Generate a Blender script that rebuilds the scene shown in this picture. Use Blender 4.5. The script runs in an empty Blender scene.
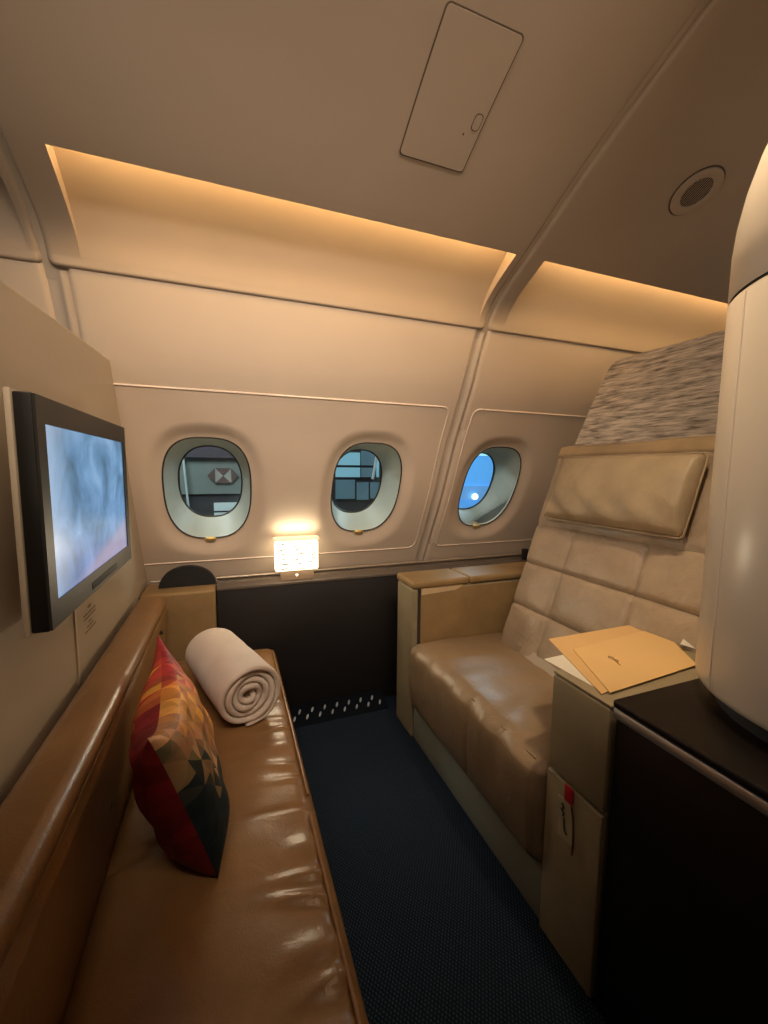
import bpy, bmesh, math, random
from mathutils import Vector, Matrix
random.seed(7)
sc = bpy.context.scene
col = sc.collection
PI = math.pi

# ------------------------------------------------------------------ materials
class NT:
    def __init__(self, name):
        m = bpy.data.materials.new(name); m.use_nodes = True
        self.m = m; self.t = m.node_tree; self.b = self.t.nodes['Principled BSDF']
        self.out = self.t.nodes['Material Output']; self._co = None
    def n(self, typ, **kw):
        nd = self.t.nodes.new(typ)
        for k, v in kw.items(): setattr(nd, k, v)
        return nd
    def put(self, sock, v):
        if hasattr(v, 'is_output'): self.t.links.new(v, sock)
        elif v is not None:
            if isinstance(v, (tuple, list)) and len(v) == 3 and sock.type == 'RGBA': v = (*v, 1)
            sock.default_value = v
    def co(self):
        if not self._co: self._co = self.n('ShaderNodeTexCoord')
        return self._co
    def obj(self, scale=(1, 1, 1), rot=(0, 0, 0)):
        mp = self.n('ShaderNodeMapping'); self.t.links.new(self.co().outputs['Object'], mp.inputs['Vector'])
        mp.inputs['Scale'].default_value = scale; mp.inputs['Rotation'].default_value = rot
        return mp.outputs[0]
    def math(self, op, a, b=None, c=None):
        nd = self.n('ShaderNodeMath', operation=op)
        for i, v in enumerate((a, b, c)):
            if v is not None: self.put(nd.inputs[i], v)
        return nd.outputs[0]
    def noise(self, vec, scale=5, detail=3, rough=.5, dist=0):
        nd = self.n('ShaderNodeTexNoise'); self.put(nd.inputs['Vector'], vec)
        nd.inputs['Scale'].default_value = scale; nd.inputs['Detail'].default_value = detail
        nd.inputs['Roughness'].default_value = rough; nd.inputs['Distortion'].default_value = dist
        return nd.outputs['Fac']
    def ramp(self, fac, stops, interp='LINEAR'):
        nd = self.n('ShaderNodeValToRGB'); cr = nd.color_ramp; cr.interpolation = interp
        while len(cr.elements) < len(stops): cr.elements.new(.5)
        for e, (p, c) in zip(cr.elements, stops): e.position = p; e.color = (*c, 1)
        self.put(nd.inputs[0], fac); return nd.outputs[0]
    def mix(self, fac, a, b, blend='MIX'):
        nd = self.n('ShaderNodeMix', data_type='RGBA', blend_type=blend)
        self.put(nd.inputs[0], fac); self.put(nd.inputs[6], a); self.put(nd.inputs[7], b)
        return nd.outputs[2]
    def bump(self, h, strength=.3, dist=.002):
        nd = self.n('ShaderNodeBump'); nd.inputs['Strength'].default_value = strength
        nd.inputs['Distance'].default_value = dist; self.put(nd.inputs['Height'], h)
        self.t.links.new(nd.outputs[0], self.b.inputs['Normal'])
    def set(self, **kw):
        for k, v in kw.items(): self.put(self.b.inputs[k.replace('_', ' ')], v)
        return self.m

def plain(name, c, rough=.5, metal=0., var=.06, scale=6, bump=0, bscale=200, spec=.5, **kw):
    t = NT(name); v = t.obj()
    f = t.noise(v, scale, 3)
    lo = tuple(x * (1 - var) for x in c); hi = tuple(min(1, x * (1 + var)) for x in c)
    t.set(Base_Color=t.ramp(f, [(.3, lo), (.7, hi)]), Roughness=rough, Metallic=metal, Specular_IOR_Level=spec, **kw)
    if bump: t.bump(t.noise(v, bscale, 2), bump, .001)
    return t.m

def leather(name, c, rough=.36, crease=.25, spec=.5):
    t = NT(name); v = t.obj()
    f = t.noise(v, 7, 4, .6); g = t.noise(v, 420, 2)
    vo = t.n('ShaderNodeTexVoronoi'); t.put(vo.inputs['Vector'], v); vo.inputs['Scale'].default_value = 260
    w = t.noise(v, 16, 5, .55, 1.2)
    lo = tuple(x * .82 for x in c); hi = tuple(x * 1.12 for x in c)
    h = t.math('ADD', t.math('MULTIPLY', vo.outputs['Distance'], .05), t.math('ADD', t.math('MULTIPLY', g, .03), t.math('MULTIPLY', w, crease * 5)))
    t.set(Base_Color=t.ramp(f, [(.3, lo), (.72, hi)]), Roughness=t.math('ADD', rough - .06, t.math('MULTIPLY', f, .14)), Specular_IOR_Level=spec)
    t.bump(h, .7, .006)
    return t.m

def emit(name, c, s, base=None):
    t = NT(name); v = t.obj(); f = t.noise(v, 4, 1)
    t.set(Base_Color=base or c, Emission_Color=t.ramp(f, [(0, tuple(x * .96 for x in c)), (1, c)]), Emission_Strength=s, Roughness=.6)
    return t.m

M = {}
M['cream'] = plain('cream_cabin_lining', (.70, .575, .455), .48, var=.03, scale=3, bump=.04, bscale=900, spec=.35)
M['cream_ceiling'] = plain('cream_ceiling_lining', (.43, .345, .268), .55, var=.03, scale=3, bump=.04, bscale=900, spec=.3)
M['gap'] = plain('joint_shadow_gap', (.50, .42, .335), .7)
M['hatch_gap'] = plain('hatch_shadow_gap', (.10, .07, .05), .8)
M['rib'] = plain('cream_rib', (.58, .49, .40), .5, var=.03)
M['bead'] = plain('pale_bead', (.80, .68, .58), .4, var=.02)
M['partition'] = plain('partition_lacquer', (.50, .42, .31), .33, var=.04, scale=2, spec=.5)
M['partition_edge'] = plain('partition_edge', (.62, .52, .38), .4)
M['reveal'] = plain('window_reveal_grey', (.60, .66, .62), .5, var=.03)
M['gasket'] = plain('dark_gasket', (.035, .030, .024), .5)
M['brass'] = plain('brass_pull', (.75, .55, .18), .3, metal=.7)
M['sofa'] = leather('tan_sofa_leather', (.255, .132, .050), .29, .06)
M['seat'] = leather('taupe_seat_leather', (.37, .285, .200), .34, .24)
M['seat_warm'] = leather('brown_seat_leather', (.265, .185, .110), .36, .12)
M['headrest'] = leather('olive_headrest_leather', (.37, .285, .18), .42, .12)
M['camel'] = leather('camel_band_leather', (.40, .285, .16), .5, .08, .3)
M['beige_leather'] = leather('beige_panel_leather', (.29, .187, .082), .55, .03, .3)
M['beige_pale'] = leather('pale_beige_panel_leather', (.30, .245, .15), .5, .04, .35)
M['greige'] = plain('greige_panel', (.30, .30, .235), .5)
M['dark_wood'] = plain('dark_gloss_wood', (.008, .0055, .005), .3, var=.2, scale=3, spec=.3)
M['dark_front'] = plain('dark_console_front', (.014, .012, .012), .45, var=.15, scale=3)
M['shelf_top'] = plain('grey_brown_shelf', (.13, .105, .085), .25, var=.1)
M['chrome'] = plain('brushed_chrome', (.80, .78, .76), .38, metal=1)
M['rail'] = plain('satin_rail', (.50, .43, .34), .35, metal=.6)
M['black'] = plain('soft_black', (.012, .012, .014), .6)
M['black_fabric'] = plain('black_fabric', (.016, .016, .018), .9, bump=.3, bscale=700)
M['tv_case'] = plain('tv_black_case', (.010, .009, .009), .42)
M['tv_bezel'] = plain('tv_dark_grey_bezel', (.030, .029, .026), .45)
M['tv_grille'] = plain('tv_speaker_strip', (.030, .030, .028), .7)
M['pillar'] = plain('ivory_pillar_gloss', (.60, .53, .44), .28, var=.03, scale=2, spec=.5)
M['print'] = plain('printed_brown_ink', (.13, .085, .04), .7)
M['red'] = plain('red_ribbon', (.42, .012, .02), .5)
M['cord'] = plain('brown_cord', (.10, .045, .025), .7)
M['tag_card'] = plain('tag_card', (.40, .33, .21), .6)
M['ink_green'] = plain('dark_green_ink', (.03, .04, .025), .6)
M['env'] = plain('kraft_gold_envelope', (.70, .46, .20), .55, var=.03, bump=.06, bscale=400)
M['env2'] = plain('kraft_gold_envelope_lower', (.66, .42, .18), .55, var=.03, bump=.06, bscale=400)
M['ink'] = plain('brown_ink', (.20, .10, .03), .6)
M['pull'] = plain('pale_pull_strip', (.60, .44, .26), .4)
M['paper'] = plain('white_paper', (.68, .64, .55), .6, var=.02)
M['belt'] = plain('pale_webbing', (.42, .36, .28), .7, bump=.4, bscale=500)
M['stud'] = plain('pale_grille_slot', (.30, .33, .38), .5)
M['grille'] = plain('dark_blue_grille', (.003, .005, .009), .9, spec=.1)
M['vent_dark'] = plain('vent_dark', (.02, .014, .01), .8)

def carpet():
    t = NT('navy_carpet'); v = t.obj()
    w1 = t.n('ShaderNodeTexWave', wave_type='BANDS', bands_direction='X'); t.put(w1.inputs['Vector'], t.obj((1, 1, 1), (0, 0, .6)))
    w1.inputs['Scale'].default_value = 38; w1.inputs['Distortion'].default_value = 1.2; w1.inputs['Detail Scale'].default_value = 4
    w2 = t.n('ShaderNodeTexWave', wave_type='BANDS', bands_direction='X'); t.put(w2.inputs['Vector'], t.obj((1, 1, 1), (0, 0, -.6)))
    w2.inputs['Scale'].default_value = 38; w2.inputs['Distortion'].default_value = 1.2; w2.inputs['Detail Scale'].default_value = 4
    p = t.math('MULTIPLY', w1.outputs['Fac'], w2.outputs['Fac'])
    g = t.noise(v, 330, 3, .7)
    f = t.math('ADD', t.math('MULTIPLY', p, .65), t.math('MULTIPLY', g, .5))
    t.set(Base_Color=t.ramp(f, [(.22, (.004, .007, .014)), (.5, (.010, .019, .034)), (.85, (.036, .056, .088))]), Roughness=.95, Specular_IOR_Level=.15)
    t.bump(f, .8, .004)
    return t.m
M['carpet'] = carpet()

def shell_weave():
    t = NT('streaked_woven_shell')
    v = t.obj((.3, 9, 80)); a = t.noise(v, 1.0, 3, .55, .3)
    b = t.noise(t.obj((.3, 16, 190)), 1.0, 2, .6, .3)
    f = t.math('ADD', t.math('MULTIPLY', a, .6), t.math('MULTIPLY', b, .4))
    t.set(Base_Color=t.ramp(f, [(.36, (.16, .14, .115)), (.45, (.38, .335, .28)), (.53, (.56, .50, .42)), (.62, (.74, .67, .57))]), Roughness=.5)
    t.bump(f, .5, .004)
    return t.m
M['weave'] = shell_weave()

def fleece():
    t = NT('ivory_fleece'); v = t.obj(); f = t.noise(v, 9, 3); g = t.noise(v, 260, 4, .7)
    t.set(Base_Color=t.ramp(f, [(.3, (.62, .50, .40)), (.7, (.72, .61, .51))]), Roughness=.95, Sheen_Weight=.4, Specular_IOR_Level=.1)
    t.bump(g, .7, .004)
    return t.m
M['fleece'] = fleece()

def triangles(name, stops, ku, kv, spread, nu=16., nv=10.):
    t = NT(name)
    uv = t.n('ShaderNodeUVMap'); sp = t.n('ShaderNodeSeparateXYZ'); t.t.links.new(uv.outputs[0], sp.inputs[0])
    u, w = sp.outputs[0], sp.outputs[1]
    a = t.math('MULTIPLY', u, nu); b = t.math('MULTIPLY', w, nv)
    ia = t.math('FLOOR', a); ib = t.math('FLOOR', b); fa = t.math('FRACT', a); fb = t.math('FRACT', b)
    par = t.math('MODULO', t.math('ADD', ia, ib), 2.)
    d1 = t.math('GREATER_THAN', t.math('ADD', fa, fb), 1.); d2 = t.math('GREATER_THAN', fa, fb)
    tri = t.math('ADD', t.math('MULTIPLY', par, d1), t.math('MULTIPLY', t.math('SUBTRACT', 1., par), d2))
    cb = t.n('ShaderNodeCombineXYZ'); t.put(cb.inputs[0], ia); t.put(cb.inputs[1], ib); t.put(cb.inputs[2], tri)
    wn = t.n('ShaderNodeTexWhiteNoise', noise_dimensions='3D'); t.t.links.new(cb.outputs[0], wn.inputs['Vector'])
    cu = t.math('DIVIDE', ia, nu); cv = t.math('DIVIDE', ib, nv)
    f = t.math('ADD', t.math('ADD', t.math('MULTIPLY', cu, ku), t.math('MULTIPLY', cv, kv)), t.math('MULTIPLY', t.math('SUBTRACT', wn.outputs['Value'], .5), spread))
    c = t.ramp(f, stops)
    wn2 = t.n('ShaderNodeTexWhiteNoise', noise_dimensions='3D'); cb2 = t.n('ShaderNodeVectorMath', operation='ADD'); t.t.links.new(cb.outputs[0], cb2.inputs[0]); cb2.inputs[1].default_value = (3.3, 7.1, 5.7)
    t.t.links.new(cb2.outputs[0], wn2.inputs['Vector'])
    k = t.math('ADD', .72, t.math('MULTIPLY', wn2.outputs['Value'], .75))
    mul = t.n('ShaderNodeVectorMath', operation='SCALE'); t.put(mul.inputs[0], c); t.put(mul.inputs['Scale'], k)
    t.set(Base_Color=mul.outputs[0], Roughness=.6, Specular_IOR_Level=.3)
    v = t.obj(); t.bump(t.noise(v, 14, 4, .6, .8), .5, .008)
    return t.m
M['tri_front'] = triangles('triangle_print_front', [(.10, (.008, .020, .026)), (.245, (.010, .022, .026)), (.27, (.13, .10, .045)), (.36, (.45, .24, .11)), (.44, (.34, .13, .05)), (.53, (.62, .30, .04)), (.64, (.52, .17, .03)), (.74, (.40, .035, .02)), (.9, (.24, .015, .02))], .62, .42, .16)
M['tri_back'] = triangles('triangle_print_back', [(.16, (.15, .008, .010)), (.32, (.25, .010, .014)), (.40, (.52, .16, .03)), (.48, (.66, .34, .04)), (.58, (.42, .05, .03)), (.95, (.20, .012, .018))], .72, .10, .26)

def screen():
    t = NT('tv_picture'); uv = t.n('ShaderNodeUVMap'); sp = t.n('ShaderNodeSeparateXYZ'); t.t.links.new(uv.outputs[0], sp.inputs[0])
    mp = t.n('ShaderNodeMapping'); t.t.links.new(uv.outputs[0], mp.inputs[0]); mp.inputs['Scale'].default_value = (4.5, 2.2, 1)
    a = t.noise(mp.outputs[0], 1.0, 4, .55, .5)
    c = t.ramp(a, [(.30, (.08, .15, .24)), (.44, (.14, .28, .48)), (.58, (.23, .41, .68)), (.75, (.44, .62, .86))])
    up = t.ramp(sp.outputs[1], [(.0, (.62, .72, .95)), (.35, (.9, .95, 1.)), (1., (.92, .98, .95))])
    c = t.mix(1., c, up, 'MULTIPLY')
    # pink foreground in the lower right
    d = t.math('SUBTRACT', t.math('MULTIPLY', sp.outputs[0], .34), sp.outputs[1])
    pk = t.ramp(d, [(.02, (0, 0, 0)), (.12, (1, 1, 1))])
    c = t.mix(t.math('MULTIPLY', pk, .75), c, (.42, .36, .52))
    lf = t.ramp(sp.outputs[0], [(.0, (1, 1, 1)), (.22, (0, 0, 0))])
    c = t.mix(t.math('MULTIPLY', lf, .45), c, (.66, .80, .98))
    t.set(Base_Color=(.01, .01, .012), Emission_Color=c, Emission_Strength=.85, Roughness=.22)
    return t.m
M['screen'] = screen()

def glass(name, tint, refl):
    t = NT(name); t.t.nodes.remove(t.b)
    tr = t.n('ShaderNodeBsdfTransparent'); tr.inputs[0].default_value = (*tint, 1)
    gl = t.n('ShaderNodeBsdfGlossy'); gl.inputs['Roughness'].default_value = .04
    fr = t.n('ShaderNodeFresnel'); fr.inputs[0].default_value = 1.35
    mx = t.n('ShaderNodeMixShader'); t.t.links.new(t.math('MULTIPLY', fr.outputs[0], refl), mx.inputs[0])
    t.t.links.new(tr.outputs[0], mx.inputs[1]); t.t.links.new(gl.outputs[0], mx.inputs[2]); t.t.links.new(mx.outputs[0], t.out.inputs[0])
    return t.m
M['glass'] = glass('window_glass', (.90, .94, .92), 1.0)
M['glass_in'] = glass('inner_pane_glass', (.90, .93, .91), .8)

def lamp_shade():
    t = NT('wave_pattern_lamp_shade')
    c = t.ramp(t.noise(t.obj((9, 9, 30)), 1.0, 2), [(.3, (.92, .76, .50)), (.6, (1., .88, .64))])
    t.set(Base_Color=c, Emission_Color=c, Emission_Strength=2.3, Roughness=.6)
    return t.m
M['shade'] = lamp_shade()
M['lamp_base'] = plain('warm_lamp_base', (.50, .36, .24), .4)
M['shade_cap'] = emit('lit_cap', (1., .84, .58), .55)
M['cove'] = emit('cove_led', (1., .68, .31), 26)
M['lamp_dot'] = emit('lamp_emblem_glow', (1., .85, .55), 3)

# ------------------------------------------------------------------ object helpers
def wloc(o):
    p = Vector((0, 0, 0))
    while o: p += Vector(o.location); o = o.parent
    return p
def tag(o, label=None, cat=None, group=None, kind=None):
    if label: o['label'] = label
    if cat: o['category'] = cat
    if group: o['group'] = group
    if kind: o['kind'] = kind
    return o
def empty(name, loc, label=None, cat=None, group=None, kind=None):
    o = bpy.data.objects.new(name, None); col.objects.link(o); o.location = loc; o.empty_display_size = .05
    return tag(o, label, cat, group, kind)
def finish(name, bm, mat, parent=None, smooth=35, recalc=True, mats=None, loc=None):
    off = wloc(parent) if parent else Vector(loc or (0, 0, 0))
    for v in bm.verts: v.co -= off
    if recalc: bmesh.ops.recalc_face_normals(bm, faces=bm.faces)
    me = bpy.data.meshes.new(name); bm.to_mesh(me); bm.free()
    for m in (mats or [mat]): me.materials.append(m)
    if smooth: me.shade_smooth(); me.set_sharp_from_angle(angle=math.radians(smooth))
    o = bpy.data.objects.new(name, me); col.objects.link(o)
    if parent: o.parent = parent
    elif loc: o.location = loc
    return o
def add_bm(bm, verts, faces):
    vs = [bm.verts.new(v) for v in verts]
    for f in faces:
        try: bm.faces.new([vs[i] for i in f])
        except ValueError: pass
    return vs
def box(bm, x0, x1, y0, y1, z0, z1, bev=0, seg=2, T=None):
    vs = add_bm(bm, [(x, y, z) for x in (x0, x1) for y in (y0, y1) for z in (z0, z1)],
                [(0, 1, 3, 2), (4, 6, 7, 5), (0, 4, 5, 1), (2, 3, 7, 6), (0, 2, 6, 4), (1, 5, 7, 3)])
    if bev:
        es = list({e for v in vs for e in v.link_edges})
        r = bmesh.ops.bevel(bm, geom=es, offset=bev, segments=seg, profile=.5, affect='EDGES')
        vs = list({v for f in r['faces'] for v in f.verts} | {v for v in vs if v.is_valid})
    if T:
        for v in vs: v.co = Vector(T(v.co))
def boxo(name, mat, parent, *a, bev=0, seg=2, T=None, smooth=35, loc=None):
    bm = bmesh.new(); box(bm, *a, bev=bev, seg=seg, T=T); return finish(name, bm, mat, parent, smooth, loc=loc)
def prism(bm, poly, axis, a, b):
    """extrude a 2-D polygon along an axis: poly points are the other two coordinates in xyz order"""
    def P(p, h):
        q = list(p); q.insert(axis, h); return q
    n = len(poly)
    vs = [P(p, a) for p in poly] + [P(p, b) for p in poly]
    return add_bm(bm, vs, [tuple(range(n))[::-1], tuple(range(n, 2 * n))] + [(i, (i + 1) % n, n + (i + 1) % n, n + i) for i in range(n)])
def grid(bm, P, nu, nv, closeu=False):
    vs = [[bm.verts.new(P(i, j)) for j in range(nv)] for i in range(nu)]
    for i in range(nu if closeu else nu - 1):
        for j in range(nv - 1):
            k = (i + 1) % nu
            bm.faces.new((vs[i][j], vs[k][j], vs[k][j + 1], vs[i][j + 1]))
    return vs
def tube(bm, pts, r, n=8, closed=False, cap=True):
    pts = [Vector(p) for p in pts]; m = len(pts); rings = []
    up = None
    for i, p in enumerate(pts):
        t = (pts[(i + 1) % m] - pts[i - 1]) if closed or 0 < i < m - 1 else (pts[1] - pts[0] if i == 0 else pts[-1] - pts[-2])
        t.normalize()
        if up is None: up = t.orthogonal().normalized()
        up = (up - t * up.dot(t)).normalized(); w = t.cross(up)
        rr = r[i] if isinstance(r, (list, tuple)) else r
        rings.append([bm.verts.new(p + up * rr * math.cos(a) + w * rr * math.sin(a)) for a in (2 * PI * k / n for k in range(n))])
    for i in range(m if closed else m - 1):
        A, B = rings[i], rings[(i + 1) % m]
        sh = 0
        if closed and i == m - 1:
            sh = min(range(n), key=lambda s: (A[0].co - B[s].co).length)
        for k in range(n): bm.faces.new((A[k], A[(k + 1) % n], B[(k + 1 + sh) % n], B[(k + sh) % n]))
    if cap and not closed: bm.faces.new(rings[0][::-1]); bm.faces.new(rings[-1])
def lathe(bm, prof, cx, cy, n=48, a0=0., a1=2 * PI):
    full = abs(a1 - a0 - 2 * PI) < 1e-6
    m = n if full else n + 1
    rings = []
    for (r, z) in prof:
        rings.append([bm.verts.new((cx + r * math.cos(a0 + (a1 - a0) * k / n), cy + r * math.sin(a0 + (a1 - a0) * k / n), z)) for k in range(m)])
    for A, B in zip(rings, rings[1:]):
        for k in range(n): bm.faces.new((A[k], A[(k + 1) % m], B[(k + 1) % m], B[k]))
    return rings
def soft_box(bm, lo, hi, r, n=(8, 8, 8), k=4, disp=None, T=None):
    """rounded box with subdivided faces; disp(p, nrm) moves each point, T maps it to the scene"""
    def ticks(a, b, m):
        e = [a + r * (1 - math.cos(i * PI / 2 / k)) * 0 + r * i / k for i in range(k)]
        mid = [a + r + (b - a - 2 * r) * i / m for i in range(m + 1)]
        return e + mid + [b - r + r * i / k for i in range(1, k + 1)]
    tk = [ticks(lo[i], hi[i], n[i]) for i in range(3)]
    cache = {}
    def vert(q):
        key = tuple(round(c, 6) for c in q)
        if key in cache: return cache[key]
        # re-map the corner zone evenly by angle
        inner = Vector([min(max(q[i], lo[i] + r), hi[i] - r) for i in range(3)])
        d = Vector(q) - inner
        if d.length > 1e-9:
            d = Vector([math.copysign(math.tan(min(1, abs(c) / r) * PI / 4), c) for c in d]) if sum(abs(c) > 1e-9 for c in d) > 1 else d
            nn = d.normalized()
        else: nn = Vector((0, 0, 1))
        p = inner + nn * r
        if disp: p = p + Vector(disp(p, nn))
        if T: p = Vector(T(p))
        cache[key] = bm.verts.new(p); return cache[key]
    for ax in range(3):
        u, w = (ax + 1) % 3, (ax + 2) % 3
        for side in (0, 1):
            c = (lo, hi)[side][ax]
            for i in range(len(tk[u]) - 1):
                for j in range(len(tk[w]) - 1):
                    f = []
                    for (a, b) in ((i, j), (i + 1, j), (i + 1, j + 1), (i, j + 1)):
                        q = [0, 0, 0]; q[ax] = c; q[u] = tk[u][a]; q[w] = tk[w][b]; f.append(vert(q))
                    if len(set(f)) >= 3:
                        try: bm.faces.new(f if side else f[::-1])
                        except ValueError: pass
def softo(name, mat, parent, lo, hi, r, n=(8, 8, 8), k=4, disp=None, T=None, smooth=60, loc=None):
    bm = bmesh.new(); soft_box(bm, lo, hi, r, n, k, disp, T); return finish(name, bm, mat, parent, smooth, loc=loc)
def g(x, s): return math.exp(-(x / s) ** 2)
def sstep(a, b, x):
    t = min(1, max(0, (x - a) / (b - a))); return t * t * (3 - 2 * t)

# ------------------------------------------------------------------ camera
cam = bpy.data.cameras.new('camera'); co = bpy.data.objects.new('camera', cam); col.objects.link(co)
R = [[.935646, -.35284, .008419], [-.028608, -.099594, -.994617], [.351779, .930368, -.103279]]
rt, dn, fw = (Vector(v) for v in R)
m3 = Matrix((rt, -dn, -fw)).transposed()
co.matrix_world = Matrix.Translation((0, 0, 1.25)) @ m3.to_4x4()
cam.sensor_fit = 'VERTICAL'; cam.sensor_height = 32; cam.lens = 410.07 / 1024 * 32
cam.clip_start = .01
sc.camera = co

# ------------------------------------------------------------------ fuselage lining
CTRL = [(2.30, .50), (2.268, .567), (2.185, .722), (1.989, 1.086), (1.845, 1.401), (1.719, 1.627), (1.612, 1.852), (1.533, 1.956), (1.312, 2.076), (1.092, 2.193), (.945, 2.261), (.735, 2.344), (.315, 2.478), (-.3, 2.58), (-1.25, 2.62)]
def spline(c, m=24):
    out = []
    for i in range(len(c) - 1):
        p0 = c[max(0, i - 1)]; p1 = c[i]; p2 = c[i + 1]; p3 = c[min(len(c) - 1, i + 2)]
        # cubic Hermite, chord-length tangents
        d01 = math.dist(p0, p1) or 1e-9; d12 = math.dist(p1, p2); d23 = math.dist(p2, p3) or 1e-9
        for k in range(m):
            t = k / m; q = []
            for a in (0, 1):
                m1 = (p2[a] - p0[a]) / (d01 + d12) * d12 if i else (p2[a] - p1[a])
                m2 = (p3[a] - p1[a]) / (d12 + d23) * d12 if i < len(c) - 2 else (p2[a] - p1[a])
                q.append((2 * t**3 - 3 * t**2 + 1) * p1[a] + (t**3 - 2 * t**2 + t) * m1 + (-2 * t**3 + 3 * t**2) * p2[a] + (t**3 - t**2) * m2)
            out.append(tuple(q))
    out.append(c[-1]); return out
PTS = spline(CTRL)
S = [0.]
for a, b in zip(PTS, PTS[1:]): S.append(S[-1] + math.dist(a, b))
def at_s(s):
    s = min(max(s, 0), S[-1] - 1e-6)
    lo, hi = 0, len(S) - 1
    while hi - lo > 1:
        m = (lo + hi) // 2
        if S[m] <= s: lo = m
        else: hi = m
    t = (s - S[lo]) / (S[hi] - S[lo])
    def tang(i):
        a, b = PTS[max(0, i - 1)], PTS[min(len(PTS) - 1, i + 1)]; d = math.dist(a, b)
        return ((b[0] - a[0]) / d, (b[1] - a[1]) / d)
    ta, tb = tang(lo), tang(hi)
    ty, tz = ta[0] * (1 - t) + tb[0] * t, ta[1] * (1 - t) + tb[1] * t
    L = math.hypot(ty, tz); ty /= L; tz /= L
    y = PTS[lo][0] * (1 - t) + PTS[hi][0] * t; z = PTS[lo][1] * (1 - t) + PTS[hi][1] * t
    return y, z, ty, tz
def s_of_z(z):
    for i in range(len(S) - 1):
        if PTS[i][1] <= z <= PTS[i + 1][1]:
            return S[i] + (S[i + 1] - S[i]) * (z - PTS[i][1]) / (PTS[i + 1][1] - PTS[i][1])
def surf(x, s, d=0.):
    y, z, ty, tz = at_s(s)            # outward normal is (tz, -ty)
    return Vector((x, y - d * tz, z + d * ty))
SC = s_of_z(1.856)
SB, SL = s_of_z(1.893), s_of_z(2.056)
SWB, SWT = s_of_z(.906), s_of_z(1.365)
WSC = (SWB + SWT) / 2; WHS = (SWT - SWB) / 2; WHW = .179
WIN = [-.085, .655, 1.396]
DISH = .026
def se(t, hw, hs, e):
    c, s = math.cos(t), math.sin(t)
    r = (abs(c / hw) ** e + abs(s / hs) ** e) ** (-1 / e)
    return r * c, r * s
def rim_pt(t, grow=0.):
    a, b = se(t, WHW + grow, WHS + grow, 2.9)
    a *= 1 - .10 * (-b / WHS if b < 0 else 0) ** 2        # narrows a little at the bottom
    return a, b
def curl(x, s, x0, x1, s0, s1, w=.016, dep=.012, rad=.03):
    hx, hy = (x1 - x0) / 2, (s1 - s0) / 2
    qx, qy = abs(x - (x0 + x1) / 2) - hx + rad, abs(s - (s0 + s1) / 2) - hy + rad
    e = -(min(max(qx, qy), 0) + math.hypot(max(qx, 0), max(qy, 0)) - rad)
    return -dep * max(0, 1 - e / w) ** 2 if e < w else 0.
def ticks(a, b, step, fine=(), edge=True):
    v = set()
    n = max(1, round((b - a) / step))
    for i in range(n + 1): v.add(a + (b - a) * i / n)
    if edge:
        for d in (.002, .004, .007, .010, .013, .017, .024, .034): v.add(a + d); v.add(b - d)
    for f in fine: v.add(f)
    v = sorted(x for x in v if a - 1e-9 <= x <= b + 1e-9); out = [v[0]]
    for x in v[1:]:
        if x - out[-1] > 8e-4 or x in fine: out.append(x)
    return out

def lower_panel(name, x0, x1, wins):
    s0, s1 = 0., SC + .010
    bm = bmesh.new()
    rects = [(w - .345, w + .345, WSC - .36, WSC + .36) for w in wins]
    xs = ticks(x0, x1, .05, [r[0] for r in rects] + [r[1] for r in rects]); ss = ticks(s0, s1, .03, [WSC - .36, WSC + .36])
    D = lambda x, s: curl(x, s, x0, x1, -1., s1 + 1)
    vs = {}
    def V(i, j):
        if (i, j) not in vs: vs[i, j] = bm.verts.new(surf(xs[i], ss[j], D(xs[i], ss[j])))
        return vs[i, j]
    for i in range(len(xs) - 1):
        for j in range(len(ss) - 1):
            cx, cs = (xs[i] + xs[i + 1]) / 2, (ss[j] + ss[j + 1]) / 2
            if any(r[0] < cx < r[1] and r[2] < cs < r[3] for r in rects): continue
            bm.faces.new((V(i, j), V(i + 1, j), V(i + 1, j + 1), V(i, j + 1)))
    for w, r in zip(wins, rects):
        hx, hs = .345, .36; na, nr = 112, 16
        angs = sorted({2 * PI * k / na for k in range(na)} | {math.atan2(b, a) % (2 * PI) for a in (hx, -hx) for b in (hs, -hs)})
        na = len(angs)
        def P(i, j):
            t = angs[i]; a0, b0 = rim_pt(t)
            # same direction out to the rectangle
            c, sn = math.cos(t), math.sin(t); k = min(hx / abs(c) if abs(c) > 1e-9 else 9, hs / abs(sn) if abs(sn) > 1e-9 else 9)
            f = (j / (nr - 1)) ** 1.25
            a1, b1 = k * c, k * sn
            x, s = a0 + (a1 - a0) * f, b0 + (b1 - b0) * f
            dd = math.hypot(x - a0, s - b0)
            wd = .072 + .022 * max(0, -sn) + .006 * max(0, sn)
            d = -DISH * (1 - sstep(0, wd, dd))
            return surf(w + x, WSC + s, d + D(w + x, WSC + s))
        grid(bm, P, na, nr, True)
    o = finish(name, bm, M['cream'], None, 50)
    return tag(o, kind='structure')
lower_panel('wall_window', -2.08, -.512, [])
lower_panel('wall_window', -.455, 1.043, WIN[:2])
lower_panel('wall_window', 1.095, 2.66, [WIN[2], WIN[2] + .741])

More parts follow.
